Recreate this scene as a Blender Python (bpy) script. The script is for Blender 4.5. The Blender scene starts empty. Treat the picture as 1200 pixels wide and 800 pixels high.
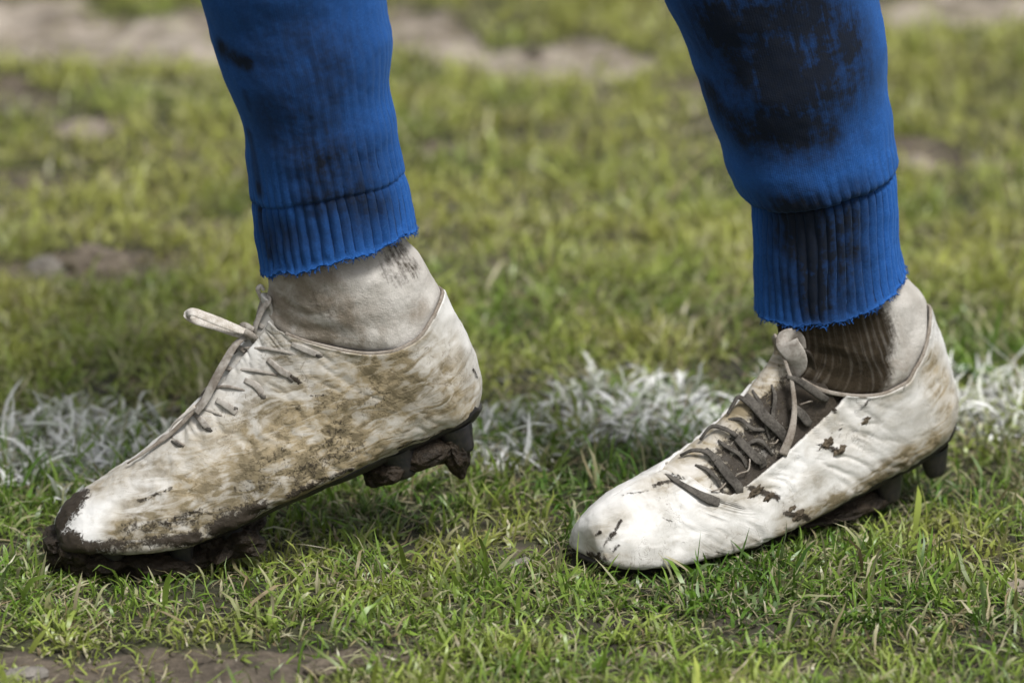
import bpy, bmesh, math, random
import numpy as np
from mathutils import Vector, Matrix
random.seed(7); RNG = np.random.default_rng(7)
R = math.radians
scene = bpy.context.scene
col = scene.collection

# ------------------------------------------------------------------ camera, sky, sun, exposure
PITCH = R(18.0); DIST = 4.2; AIM_Z = 0.147; LENS = 220.5
CAM = Vector((0.0, -DIST*math.cos(PITCH), AIM_Z + DIST*math.sin(PITCH)))
cd = bpy.data.cameras.new('camera'); cam = bpy.data.objects.new('camera', cd); col.objects.link(cam)
cam.location = CAM; cam.rotation_euler = (math.pi/2 - PITCH, 0, 0)
cd.lens = LENS; cd.sensor_width = 36; cd.clip_start = 0.05; cd.clip_end = 2000
cd.dof.use_dof = True; cd.dof.focus_distance = 4.17; cd.dof.aperture_fstop = 4.6
scene.camera = cam
SUN_EL, SUN_AZ = R(62), R(140)        # direction the sun stands in: elevation, azimuth clockwise from +Y
w = bpy.data.worlds.new('World'); scene.world = w; w.use_nodes = True
wt = w.node_tree; wt.nodes.clear()
sky = wt.nodes.new('ShaderNodeTexSky'); sky.sky_type = 'NISHITA'; sky.sun_disc = False
sky.sun_elevation = SUN_EL; sky.sun_rotation = SUN_AZ; sky.air_density = 1.0; sky.dust_density = 4.0
hs = wt.nodes.new('ShaderNodeHueSaturation'); hs.inputs['Saturation'].default_value = 0.22
bg = wt.nodes.new('ShaderNodeBackground'); bg.inputs['Strength'].default_value = 0.057
wo = wt.nodes.new('ShaderNodeOutputWorld')
wt.links.new(sky.outputs[0], hs.inputs['Color']); wt.links.new(hs.outputs[0], bg.inputs[0]); wt.links.new(bg.outputs[0], wo.inputs[0])
sd = bpy.data.lights.new('sun', 'SUN'); sd.energy = 1.5; sd.angle = R(16); sd.color = (1, .985, .955)
sun = bpy.data.objects.new('sun', sd); col.objects.link(sun)
_d = Vector((math.sin(SUN_AZ)*math.cos(SUN_EL), math.cos(SUN_AZ)*math.cos(SUN_EL), math.sin(SUN_EL)))
sun.rotation_euler = _d.to_track_quat('Z', 'Y').to_euler()
scene.view_settings.view_transform = 'Standard'; scene.view_settings.look = 'None'
scene.view_settings.exposure = 1.32; scene.view_settings.gamma = 1
scene.cycles.use_denoising = True
scene.cycles.max_bounces = 4; scene.cycles.diffuse_bounces = 3; scene.cycles.glossy_bounces = 1; scene.cycles.transmission_bounces = 2

# ------------------------------------------------------------------ survey helpers (photo measurements -> metres)
SP = LENS/36*1200
_f = np.array([0, math.cos(PITCH), -math.sin(PITCH)]); _u = np.array([0, math.sin(PITCH), math.cos(PITCH)]); _r = np.array([1., 0, 0])
C0 = np.array(CAM)
def ray(px, py): return _f*SP + _r*(px-600) + _u*(400-py)
def at(px, py, Y):
    d = ray(px, py); return C0 + d*((Y-C0[1])/d[1])
def atg(px, py, z=0.0):
    d = ray(px, py); return C0 + d*((z-C0[2])/d[2])
def proj(P):
    q = P - C0; z = q@_f
    return 600 + SP*(q@_r)/z, 400 - SP*(q@_u)/z, z

# ------------------------------------------------------------------ noise
def _h(ix, iy, iz, s):
    h = (ix.astype(np.int64)*374761393 + iy.astype(np.int64)*668265263 + iz.astype(np.int64)*2147483647 + s*974711) & 0xffffffff
    h = ((h ^ (h >> 13))*1274126177) & 0xffffffff; h = ((h ^ (h >> 15))*2246822519) & 0xffffffff
    return ((h ^ (h >> 16)) & 0xffffff)/0xffffff*2-1
def vn(p, sc=1.0, s=0):
    q = np.asarray(p, float)*sc
    if q.shape[1] == 2: q = np.c_[q, np.zeros(len(q))]
    i = np.floor(q); f = q-i; f = f*f*f*(f*(f*6-15)+10); i = i.astype(np.int64); o = 0
    for dx in (0, 1):
        for dy in (0, 1):
            for dz in (0, 1):
                wgt = (f[:,0] if dx else 1-f[:,0])*(f[:,1] if dy else 1-f[:,1])*(f[:,2] if dz else 1-f[:,2])
                o = o + wgt*_h(i[:,0]+dx, i[:,1]+dy, i[:,2]+dz, s)
    return o
def fbm(p, sc, octv=4, s=0, g=.5):
    a, t, o = 1., 0, 0.
    for k in range(octv):
        o = o + a*vn(p, sc*2**k, s+k*17); t += a; a *= g
    return o/t
def sstep(a, b, x):
    t = np.clip((x-a)/(b-a), 0, 1); return t*t*(3-2*t)

# ------------------------------------------------------------------ mesh helpers
def mesh_np(name, V, quads=None, tris=None, mat=None, parent=None, attrs=None, uv=None):
    V = np.asarray(V, np.float32); me = bpy.data.meshes.new(name)
    q = np.zeros((0, 4), np.int32) if quads is None else np.asarray(quads, np.int32)
    t = np.zeros((0, 3), np.int32) if tris is None else np.asarray(tris, np.int32)
    loops = np.concatenate([q.ravel(), t.ravel()]); nq, nt = len(q), len(t)
    me.vertices.add(len(V)); me.vertices.foreach_set('co', V.ravel())
    me.loops.add(len(loops)); me.loops.foreach_set('vertex_index', loops)
    me.polygons.add(nq+nt)
    me.polygons.foreach_set('loop_start', np.concatenate([np.arange(nq)*4, nq*4+np.arange(nt)*3]).astype(np.int32))
    for k, a in (attrs or {}).items():
        if a.ndim == 1:
            at_ = me.attributes.new(k, 'FLOAT', 'POINT'); at_.data.foreach_set('value', a.astype(np.float32))
        else:
            at_ = me.attributes.new(k, 'FLOAT_COLOR', 'POINT')
            at_.data.foreach_set('color', np.c_[a, np.ones(len(a))].astype(np.float32).ravel())
    if uv is not None:
        ul = me.uv_layers.new(name='UVMap'); ul.data.foreach_set('uv', np.asarray(uv, np.float32)[loops].ravel())
    me.update(calc_edges=True); me.validate()
    o = bpy.data.objects.new(name, me); col.objects.link(o)
    if mat: me.materials.append(mat)
    if parent: o.parent = parent
    return o
def grid_faces(n, m, wrap=False):
    i = np.arange(n-1)[:, None]; j = np.arange(m if wrap else m-1)[None, :]
    a = i*m+j; b = i*m+(j+1) % m
    return np.stack([a+0*b, b, b+m, a+m], -1).reshape(-1, 4)
def catmull(P, t):
    P = np.asarray(P, float); n = len(P); t = np.clip(t, 0, n-1-1e-9); i = np.floor(t).astype(int); f = (t-i)[..., None]
    g = lambda k: P[np.clip(k, 0, n-1)]
    p0, p1, p2, p3 = g(i-1), g(i), g(i+1), g(i+2)
    p0 = np.where((i == 0)[..., None], 2*p1-p2, p0); p3 = np.where((i+2 > n-1)[..., None], 2*p2-p1, p3)
    return .5*((2*p1)+(p2-p0)*f+(2*p0-5*p1+4*p2-p3)*f**2+(3*p1-p0-3*p2+p3)*f**3)
def ribbon(pts, wid, thk, ref=None, n=None, seg=8):
    """flat lace / strand swept along points; returns verts, quads"""
    pts = np.asarray(pts, float); n = n or (len(pts)-1)*8+1
    t = np.linspace(0, len(pts)-1, n); C = catmull(pts, t)
    T = np.gradient(C, axis=0); T /= np.linalg.norm(T, axis=1)[:, None]+1e-12
    if ref is None: N = np.tile([0, 0, 1.], (n, 1))
    else: N = catmull(np.asarray(ref, float), np.linspace(0, len(ref)-1, n))
    B = np.cross(T, N); B /= np.linalg.norm(B, axis=1)[:, None]+1e-9; N = np.cross(B, T)
    wv = np.interp(np.linspace(0, 1, n), np.linspace(0, 1, np.size(wid)), np.atleast_1d(wid))
    a = np.linspace(0, 2*np.pi, seg, endpoint=False)
    cs, sn = np.sign(np.cos(a))*np.abs(np.cos(a))**.6, np.sign(np.sin(a))*np.abs(np.sin(a))**.6
    V = C[:, None]+B[:, None]*(cs[None, :, None]*wv[:, None, None]/2)+N[:, None]*(sn[None, :, None]*thk/2)
    V = V.reshape(-1, 3); Q = grid_faces(n, seg, True)
    c0, c1 = len(V), len(V)+1
    V = np.r_[V, C[:1], C[-1:]]
    tr = [(c0, (k+1) % seg, k) for k in range(seg)]+[(c1, (n-1)*seg+k, (n-1)*seg+(k+1) % seg) for k in range(seg)]
    return V, Q, np.array(tr)
def join(parts):
    V, Q, T, o = [], [], [], 0
    for v, q, t in parts:
        V.append(v); Q.append(q+o); T.append(t+o); o += len(v)
    return np.concatenate(V), np.concatenate(Q), np.concatenate(T)
def tag(o, label=None, cat=None, group=None, kind=None):
    for k, v in (('label', label), ('category', cat), ('group', group), ('kind', kind)):
        if v: o[k] = v
    return o

# ------------------------------------------------------------------ materials
class M:
    def __init__(s, name):
        s.m = bpy.data.materials.new(name); s.m.use_nodes = True; s.t = s.m.node_tree; s.t.nodes.clear()
        s.out = s.n('OutputMaterial'); s.b = s.n('BsdfPrincipled'); s.l(s.b.outputs[0], s.out.inputs[0])
    def n(s, k, **kw):
        x = s.t.nodes.new('ShaderNode'+k)
        for a, v in kw.items(): setattr(x, a, v)
        return x
    def l(s, a, b): s.t.links.new(a, b)
    def put(s, sock, v):
        if hasattr(v, 'is_linked') or hasattr(v, 'node'): s.l(v, sock)
        else: sock.default_value = v
    def math(s, op, a, b=0., c=0., clamp=False):
        x = s.n('Math', operation=op, use_clamp=clamp)
        for i, v in enumerate((a, b, c)): s.put(x.inputs[i], v)
        return x.outputs[0]
    def mix(s, f, a, b):
        x = s.n('Mix', data_type='RGBA'); s.put(x.inputs['Factor'], f)
        s.put(x.inputs[6], a if not isinstance(a, tuple) else (*a, 1)); s.put(x.inputs[7], b if not isinstance(b, tuple) else (*b, 1))
        return x.outputs[2]
    def ramp(s, f, a, b, lo=0., hi=1.):
        x = s.n('MapRange', interpolation_type='SMOOTHSTEP'); s.put(x.inputs[0], f)
        for i, v in enumerate((a, b, lo, hi)): x.inputs[i+1].default_value = v
        return x.outputs[0]
    def coord(s, kind='Object', scale=(1, 1, 1), rot=(0, 0, 0)):
        c = s.n('TexCoord'); mp = s.n('Mapping'); mp.inputs['Scale'].default_value = scale; mp.inputs['Rotation'].default_value = rot
        s.l(c.outputs[kind], mp.inputs[0]); return mp.outputs[0]
    def noise(s, vec, sc, det=4., rough=.55, dist=0.):
        x = s.n('TexNoise'); s.l(vec, x.inputs['Vector']); x.inputs['Scale'].default_value = sc
        x.inputs['Detail'].default_value = det; x.inputs['Roughness'].default_value = rough; x.inputs['Distortion'].default_value = dist
        return x.outputs[0]
    def wave(s, vec, sc, dist=0., dsc=1., axis='X'):
        x = s.n('TexWave', bands_direction=axis); s.l(vec, x.inputs[0]); x.inputs['Scale'].default_value = sc
        x.inputs['Distortion'].default_value = dist; x.inputs['Detail Scale'].default_value = dsc; return x.outputs['Fac'] if 'Fac' in x.outputs else x.outputs[1]
    def attr(s, name, colr=False):
        x = s.n('Attribute'); x.attribute_name = name; return x.outputs['Color' if colr else 'Fac']
    def bump(s, h, strength, dist, prev=None):
        x = s.n('Bump'); s.l(h, x.inputs['Height']); x.inputs['Strength'].default_value = strength; x.inputs['Distance'].default_value = dist
        if prev is not None: s.l(prev, x.inputs['Normal'])
        return x.outputs[0]
    def base(s, c): s.put(s.b.inputs['Base Color'], c if not isinstance(c, tuple) else (*c, 1)); return s
    def set(s, **kw):
        for k, v in kw.items(): s.put(s.b.inputs[k.replace('_', ' ')], v)
        return s

def mat_boot():
    m = M('boot_leather'); o = m.coord('Object'); st = m.coord('UV', (1, 1, 1))
    stain, mud = m.attr('stain'), m.attr('mud')
    n1 = m.noise(o, 38, 6, .62, .6); n2 = m.noise(o, 160, 6, .65); n3 = m.noise(o, 520, 4, .6); n4 = m.noise(o, 14, 3)
    strk = m.noise(m.coord('UV', (10, 26, 1)), 5, 5, .58, 1.0)
    c = m.mix(m.ramp(n1, .35, .7), (.64, .63, .61), (.50, .49, .465))
    c = m.mix(m.math('MULTIPLY', m.ramp(n2, .54, .70), .28), c, (.38, .345, .285))
    sf = m.math('MULTIPLY', stain, m.math('ADD', .38, m.math('ADD', m.math('MULTIPLY', m.ramp(strk, .34, .66), .55), m.math('MULTIPLY', m.ramp(n1, .32, .66), .38))), clamp=True)
    c = m.mix(sf, c, m.mix(m.ramp(n4, .35, .65), (.30, .24, .145), (.16, .130, .078)))
    df = m.math('MULTIPLY', m.math('MULTIPLY', stain, stain), m.ramp(m.math('ADD', m.math('MULTIPLY', n2, .30), m.math('ADD', m.math('MULTIPLY', strk, .40), m.math('MULTIPLY', n1, .30))), .49, .60), clamp=True)
    c = m.mix(m.math('MULTIPLY', df, .62), c, (.075, .060, .033))
    n5 = m.noise(o, 330, 5, .7, .8)
    mf = m.math('MULTIPLY', m.ramp(m.math('ADD', mud, m.math('ADD', m.math('MULTIPLY', m.math('SUBTRACT', n5, .5), 1.5), m.math('MULTIPLY', m.math('SUBTRACT', n1, .5), .9))), .38, .72), m.ramp(mud, .04, .25))
    c = m.mix(mf, c, m.mix(n1, (.012, .009, .006), (.045, .034, .023)))
    ck = m.math('ABSOLUTE', m.math('SUBTRACT', m.noise(m.coord('Object', (1, 1, 1), (.3, .5, .2)), 70, 5, .6, 1.5), .5))
    ck = m.math('MULTIPLY', m.ramp(ck, .0, .014, 1., 0.), m.ramp(m.noise(o, 33, 3), .50, .62))
    c = m.mix(m.math('MULTIPLY', ck, .7), c, (.10, .080, .055))
    m.base(c); m.set(Roughness=m.math('ADD', .5, m.math('MULTIPLY', n2, .3)))
    m.b.inputs['Specular IOR Level'].default_value = .3
    b = m.bump(n1, .35, .0025); b = m.bump(n2, .30, .0009, b); b = m.bump(n3, .25, .0003, b); b = m.bump(mf, .7, .0012, b)
    b = m.bump(df, .4, .0008, b)
    m.set(Normal=b); return m.m
def mat_plain(name, c1, c2, sc, rough, bs=.4, bd=.002, spec=.5, fine=None):
    m = M(name); o = m.coord('Object'); n = m.noise(o, sc, 6, .6, .4); n2 = m.noise(o, fine or sc*5, 5, .6)
    m.base(m.mix(m.ramp(m.math('ADD', m.math('MULTIPLY', n, .6), m.math('MULTIPLY', n2, .4)), .36, .64), c1, c2)); m.set(Roughness=rough)
    m.b.inputs['Specular IOR Level'].default_value = spec
    m.set(Normal=m.bump(n2, bs, bd*.4, m.bump(n, bs, bd))); return m.m
def mat_blue():
    m = M('blue_knit'); uv = m.coord('UV'); o = m.coord('Object')
    mud = m.attr('mud')
    sep = m.n('SeparateXYZ'); m.l(uv, sep.inputs[0])
    # knit stitches: columns around the leg, rows along it (UV is in metres)
    colw = m.math('SINE', m.math('MULTIPLY', sep.outputs[0], 2*math.pi/.0013))
    roww = m.math('SINE', m.math('MULTIPLY', sep.outputs[1], 2*math.pi/.0011))
    kn = m.math('ADD', m.math('MULTIPLY', colw, .6), m.math('MULTIPLY', roww, .4))
    n1 = m.noise(o, 30, 5, .6, .5); n2 = m.noise(o, 210, 5, .65); n3 = m.noise(o, 900, 3)
    strk = m.noise(m.coord('UV', (260, 14, 1)), 1, 4, .6, .4)
    c = m.mix(m.ramp(n1, .3, .7), (.014, .072, .255), (.019, .092, .325))
    c = m.mix(m.math('MULTIPLY', m.ramp(strk, .5, .72), .22), c, (.030, .115, .36))
    c = m.mix(m.math('MULTIPLY', m.ramp(n3, .48, .72), .45), c, (.040, .145, .42))
    c = m.mix(m.math('MULTIPLY', m.ramp(m.noise(o, 480, 4, .7), .5, .7), .35), c, (.006, .030, .11))
    mf = m.math('MULTIPLY', mud, m.math('ADD', .52, m.math('ADD', m.math('MULTIPLY', m.ramp(n1, .3, .62), .30), m.math('MULTIPLY', m.ramp(m.math('ADD', m.math('MULTIPLY', n2, .5), m.math('MULTIPLY', strk, .5)), .38, .6), .22))), clamp=True)
    c = m.mix(mf, c, m.mix(n2, (.004, .008, .020), (.012, .013, .015)))
    m.base(c); m.set(Roughness=.95); m.b.inputs['Specular IOR Level'].default_value = .1
    m.b.inputs['Sheen Weight'].default_value = .12; m.b.inputs['Sheen Roughness'].default_value = .5
    m.b.inputs['Sheen Tint'].default_value = (.25, .5, 1, 1)
    b = m.bump(kn, .22, .00025); b = m.bump(n2, .4, .0008, b); b = m.bump(n1, .2, .002, b)
    m.set(Normal=b); return m.m
def mat_white_sock():
    m = M('white_sock_knit'); uv = m.coord('UV'); o = m.coord('Object'); mud, stain = m.attr('mud'), m.attr('stain')
    sep = m.n('SeparateXYZ'); m.l(uv, sep.inputs[0])
    rib = m.math('SINE', m.math('MULTIPLY', sep.outputs[0], 2*math.pi/.0042))
    n1 = m.noise(o, 45, 5, .6, .5); n2 = m.noise(o, 260, 6, .7); n3 = m.noise(o, 1100, 3)
    strk = m.noise(m.coord('UV', (420, 26, 1)), 1, 4, .6, .4)
    c = m.mix(m.ramp(n1, .3, .7), (.50, .475, .44), (.38, .355, .32))
    sf = m.math('MULTIPLY', stain, m.math('ADD', .25, m.ramp(n1, .35, .65)), clamp=True)
    c = m.mix(sf, c, m.mix(n2, (.17, .14, .105), (.27, .235, .19)))
    mf = m.math('MULTIPLY', mud, m.math('ADD', .55, m.math('ADD', m.math('MULTIPLY', m.ramp(strk, .3, .6), .3), m.math('MULTIPLY', m.ramp(n2, .35, .65), .25))), clamp=True)
    rs = m.math('MULTIPLY', m.ramp(rib, -.6, .9), m.ramp(strk, .42, .62))
    mf = m.math('MULTIPLY', m.ramp(m.math('ADD', m.math('MULTIPLY', mud, .8), m.math('ADD', m.math('MULTIPLY', m.math('SUBTRACT', strk, .5), .6), m.math('MULTIPLY', m.math('SUBTRACT', n2, .5), .9))), .12, .66), m.math('SUBTRACT', 1., m.math('MULTIPLY', rs, .14)))
    mf = m.math('MULTIPLY', mf, m.ramp(mud, .02, .3))
    c = m.mix(mf, c, m.mix(n2, (.014, .010, .006), (.044, .033, .020)))
    m.base(c); m.set(Roughness=.95); m.b.inputs['Specular IOR Level'].default_value = .15
    b = m.bump(rib, .10, .0004); b = m.bump(n2, .8, .0012, b); b = m.bump(n3, .7, .0005, b); m.set(Normal=b); return m.m
def mat_grass():
    m = M('grass_blade'); c = m.attr('tint', True); o = m.coord('Object')
    
    m.base(c); m.set(Roughness=.36); m.b.inputs['Specular IOR Level'].default_value = .42
    tr = m.n('BsdfTranslucent'); m.l(c, tr.inputs[0]); mx = m.n('MixShader'); mx.inputs[0].default_value = .30
    m.l(m.b.outputs[0], mx.inputs[1]); m.l(tr.outputs[0], mx.inputs[2]); m.l(mx.outputs[0], m.out.inputs[0]); return m.m
def mat_ground():
    m = M('pitch_soil'); o = m.coord('Object'); bare, turf = m.attr('bare'), m.attr('pale')
    n1 = m.noise(o, 6, 6, .6, .5); n2 = m.noise(o, 45, 6, .62, .3); n3 = m.noise(o, 240, 5, .6)
    soil = m.mix(m.ramp(n2, .35, .66), (.040, .030, .020), (.105, .083, .060))
    soil = m.mix(m.math('MULTIPLY', m.ramp(n3, .52, .7), .4), soil, (.17, .145, .11))
    drym = m.mix(m.ramp(n2, .3, .62), (.155, .125, .094), (.33, .285, .235))
    drym = m.mix(m.math('MULTIPLY', m.ramp(m.noise(o, 15, 4, .6, .6), .46, .60), .75), drym, (.10, .08, .055))
    soil = m.mix(m.math('MULTIPLY', turf, m.ramp(n1, .2, .5)), soil, drym)
    thatch = m.mix(m.ramp(n2, .4, .62), (.034, .036, .012), (.020, .016, .010))
    m.base(m.mix(m.ramp(m.math('ADD', bare, m.math('MULTIPLY', m.math('SUBTRACT', n2, .5), .5)), .35, .6), thatch, soil))
    cb = m.b.inputs['Base Color'].links[0].from_socket
    m.base(m.mix(m.math('MULTIPLY', m.math('MULTIPLY', m.attr('paint'), .6), m.ramp(n2, .48, .64)), cb, (.62, .62, .60)))
    wet = m.ramp(n1, .45, .62); m.set(Roughness=m.math('SUBTRACT', .9, m.math('MULTIPLY', m.math('MULTIPLY', wet, bare), .45)))
    b = m.bump(n2, .6, .008); b = m.bump(n3, .5, .002, b); m.set(Normal=b); return m.m
MB = mat_boot(); MBL = mat_blue(); MWS = mat_white_sock(); MG = mat_grass(); MS = mat_ground()
MSOLE = mat_plain('black_outsole', (.007, .007, .008), (.026, .022, .018), 60, .5, .4, .001)
MSTUD = mat_plain('dark_stud', (.008, .009, .013), (.030, .026, .023), 70, .4, .3, .001)
MMUD = mat_plain('wet_mud', (.011, .008, .005), (.034, .024, .015), 90, .6, .9, .004, .25)
MSMEAR = mat_plain('drying_mud', (.040, .030, .020), (.12, .095, .066), 120, .85, .8, .002, .2)
MLW = mat_plain('white_lace', (.60, .57, .53), (.36, .32, .27), 120, .9, .5, .0008, .15, 900)
MLD = mat_plain('muddy_lace', (.038, .034, .029), (.11, .10, .087), 90, .9, .6, .0010, .15, 700)
MTW = mat_plain('grey_tongue', (.38, .355, .32), (.17, .145, .12), 60, .85, .6, .0016, .2, 300)
MTD = mat_plain('muddy_tongue', (.026, .020, .014), (.17, .15, .125), 45, .85, .7, .002, .2, 260)
MLIN = mat_plain('collar_lining', (.30, .27, .235), (.17, .14, .11), 80, .9, .5, .0008, .15, 700)
MSKIN = mat_plain('skin', (.50, .31, .22), (.43, .25, .17), 30, .5, .1, .0005)
MSHORT = mat_plain('blue_shorts', (.012, .06, .26), (.016, .08, .33), 20, .8, .2, .001)

# ------------------------------------------------------------------ turf layout (ground metres)
def ell(px, py, rx, ry, k=1.0):
    c = atg(px, py); a = atg(px+rx, py); b = atg(px, py-ry)
    return (c[0], c[1], abs(a[0]-c[0]), abs(b[1]-c[1]), k)
BARE = [ell(90, 786, 170, 38, .80), ell(300, 786, 120, 32, .78), ell(420, 775, 60, 16, .7), ell(20, 772, 50, 24, .9),
        ell(560, 645, 130, 26, .45), ell(330, 640, 110, 22, .5), ell(690, 610, 70, 16, .4), ell(960, 790, 80, 20, .5), ell(1190, 695, 40, 26, .7),
        ell(760, 770, 60, 14, .5), ell(640, 735, 70, 14, .42), ell(870, 735, 80, 14, .40), ell(1060, 715, 60, 14, .40), ell(240, 712, 60, 12, .5), ell(110, 705, 60, 12, .45),
        ell(95, 312, 120, 22, 1.), ell(95, 150, 62, 20, .9), ell(90, 50, 240, 42, 1.2), ell(220, 40, 120, 30, 1.1), ell(20, 95, 50, 26, .9),
        ell(520, 46, 110, 34, 1.05), ell(650, 64, 120, 38, 1.0), ell(515, 168, 50, 14, .9), ell(1080, 178, 50, 16, .9), ell(1165, 182, 30, 12, .7),
        ell(1120, 12, 130, 22, 1.2), ell(820, 95, 60, 18, .7), ell(230, 265, 50, 14, .55), ell(190, 300, 60, 14, .7), ell(60, 205, 70, 14, .55), ell(25, 115, 60, 22, .8), ell(480, 90, 60, 14, .7), ell(700, 110, 60, 12, .55), ell(560, 215, 60, 10, .4), ell(1130, 250, 60, 10, .4), ell(640, 160, 80, 16, .4), ell(150, 100, 110, 18, .5)]
PALE = BARE[17:19]+BARE[20:22]+BARE[25:26]
def field(xy, L, s):
    o = np.zeros(len(xy)); wob = fbm(xy, 9, 4, s)*.9
    for cx, cy, rx, ry, k in L:
        d = np.sqrt(((xy[:,0]-cx)/rx)**2+((xy[:,1]-cy)/ry)**2)+wob
        o = np.maximum(o, k*(1-sstep(.55, 1.15, d)))
    return o
def bareness(xy):
    b = field(xy, BARE, 3)
    out = sstep(1.5, 2.0, xy[:,1])+sstep(.75, 1.0, np.abs(xy[:,0]))
    g = sstep(.18, .5, fbm(xy, 6.0, 4, 41))*.85
    return np.clip(np.maximum(b, g*np.clip(out+.35*sstep(.2, .7, xy[:,1])+.2, 0, 1)), 0, 1.2)
def height(xy):
    return fbm(xy, 3.0, 3, 5)*.008 + fbm(xy, 22, 4, 6)*.0035*(1+2.4*np.clip(bareness(xy), 0, 1)) - .004*np.clip(bareness(xy), 0, 1)
LA, LB = atg(60, 526), atg(1160, 476)
ld = (LB-LA)[:2]; ld /= np.linalg.norm(ld); LN = np.array([-ld[1], ld[0]])
LHW = .064
def line_dist(xy): return (xy-LA[:2])@LN
# ground sheet: fine near the boots, coarse to the horizon
def axis(lo, hi, st, far):
    a = list(np.arange(lo, hi+1e-6, st)); s = st; x = hi
    while x < far: s *= 1.35; x += s; a.append(x)
    s = st; x = lo
    while x > -far: s *= 1.35; x -= s; a.insert(0, x)
    return np.array(a)
gx, gy = axis(-1.0, 1.0, .008, 600), axis(-.7, 2.4, .008, 600)
XX, YY = np.meshgrid(gx, gy); gxy = np.c_[XX.ravel(), YY.ravel()]
gb = bareness(gxy); gz = height(gxy)
fade = np.clip(1.5-np.hypot(gxy[:,0], gxy[:,1])/20, 0, 1)
ground = mesh_np('ground', np.c_[gxy, gz*fade], grid_faces(len(gy), len(gx)), mat=MS, attrs={'bare': gb, 'pale': field(gxy, PALE, 3), 'paint': np.clip(1.15-np.abs(line_dist(gxy))/LHW-fbm(gxy, 13, 4, 61)*1.5, 0, 1)})
tag(ground, 'muddy soil of the pitch under the grass', 'ground', kind='structure')

# ------------------------------------------------------------------ boots
class Foot:
    def __init__(s, T, B, W, origin, yaw, curve=0.0):
        s.T, s.B, s.W = map(lambda a: np.asarray(a, float), (T, B, W)); s.W = s.W[:, None]
        s.n = len(T); k = np.arange(s.n); s.F = np.clip(1-(k-7)/5., 0, 1)[:, None]
        s.o = np.array(origin, float); s.yaw = yaw; s.curve = curve
        c, sn = math.cos(yaw), math.sin(yaw); s.R = np.array([[c, -sn, 0], [sn, c, 0], [0, 0, 1]])
    def raw(s, v, th):
        T, B = catmull(s.T, v), catmull(s.B, v); w_ = catmull(s.W, v)[..., 0]; F = np.clip(catmull(s.F, v)[..., 0], 0, 1)
        c0, s0 = np.cos(th), np.sin(th); low = sstep(.25, -.25, c0)
        e = 1-.5*F*low
        c = np.sign(c0)*np.abs(c0)**e; sn = np.sign(s0)*np.abs(s0)**(1-.25*F*low)
        tp = (1+c)/2
        sn = sn*(1-.34*F*tp**1.5)*(1-.16*F*np.clip(1-tp*6, 0, 1))
        tq = tp-.20*F*np.sin(np.pi*tp); c = 2*tq-1
        m_ = (T+B)/2+(T-B)/2*(c*np.clip(v/.35, 0, 1)**.5)[..., None]
        x, z = m_[..., 0], m_[..., 1]
        y = w_*sn*np.clip(v/.35, 0, 1)**.5 + s.curve*(np.clip(1-x/.29, 0, 1)**2)
        return np.stack([x, y, z], -1)
    def nrm(s, v, th):
        d = 1e-3
        a = s.raw(np.minimum(v+d*5, s.n-1-1e-6), th)-s.raw(np.maximum(v-d*5, 0), th); b = s.raw(v, th+d)-s.raw(v, th-d)
        n = np.cross(a, b); n /= np.linalg.norm(n, axis=-1)[..., None]+1e-12
        return n
    def P(s, v, th, off=0.):
        v = np.asarray(v, float); th = np.asarray(th, float)
        return s.raw(v, th)+s.nrm(v, th)*np.asarray(off)[..., None]
    def world(s, p): return p@s.R.T + s.o
    def local(s, p): return (p-s.o)@s.R
    def prep(s):
        v, th = np.meshgrid(np.linspace(0, s.n-1.01, 220), np.linspace(-np.pi, np.pi, 200), indexing='ij')
        s.gv, s.gt = v.ravel(), th.ravel(); p = s.P(s.gv, s.gt); s.gp = p
        X, Y, D = proj(s.world(p)); s.gpx = np.c_[X, Y]; s.gd = D
    def pick(s, px, py):
        d = np.hypot(s.gpx[:,0]-px, s.gpx[:,1]-py); k = np.where(d < d.min()+5)[0]
        return k[np.argmin(s.gd[k])]
    def pt(s, px, py, off=0.):
        k = s.pick(px, py); return s.P(s.gv[k:k+1], s.gt[k:k+1], np.array([off]))[0]
    def nm(s, px, py):
        k = s.pick(px, py); return s.nrm(s.gv[k:k+1], s.gt[k:k+1])[0]
def capsule(P, a, b, r):
    ab = b-a; t = np.clip(((P-a)@ab)/(ab@ab+1e-12), 0, 1); return np.linalg.norm(P-a-t[:, None]*ab, axis=1)/r
def stains(foot, P, L, hard=.5):
    o = np.zeros(len(P))
    for (x1, y1, x2, y2, r, k) in L:
        d = capsule(P, foot.pt(x1, y1), foot.pt(x2, y2), r/1750.)
        o = np.maximum(o, k*(1-sstep(hard, 1.35, d)))
    return o

# --- front boot, heel lifted (profile measured in the photo, boot plane turned 10 degrees)
YL = R(10); oL = atg(60, 668)
def l2(px, py):
    a = (px-60)/1750/math.cos(YL); return (a, (668-py)/1664 - a*math.sin(YL)*math.tan(PITCH))
TL = [(66,620),(82,596),(112,573),(160,541),(205,506),(240,467),(268,429),(290,399),(304,380),(312,362),(315,350),(316,340),(316,333),(315,326),(314,318),(312,306),(308,285)]
BL = [(70,632),(75,632),(100,629),(150,628),(205,622),(262,602),(325,574),(390,549),(450,526),(510,502),(549,486),(562,456),(554,415),(532,370),(514,335),(497,292),(484,255)]
WD = [.010,.024,.036,.044,.047,.046,.042,.038,.036,.035,.035,.0345,.034,.034,.034,.0345,.036]
front = Foot([l2(*p) for p in TL], [l2(*p) for p in BL], WD, oL, YL, .004)
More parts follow.
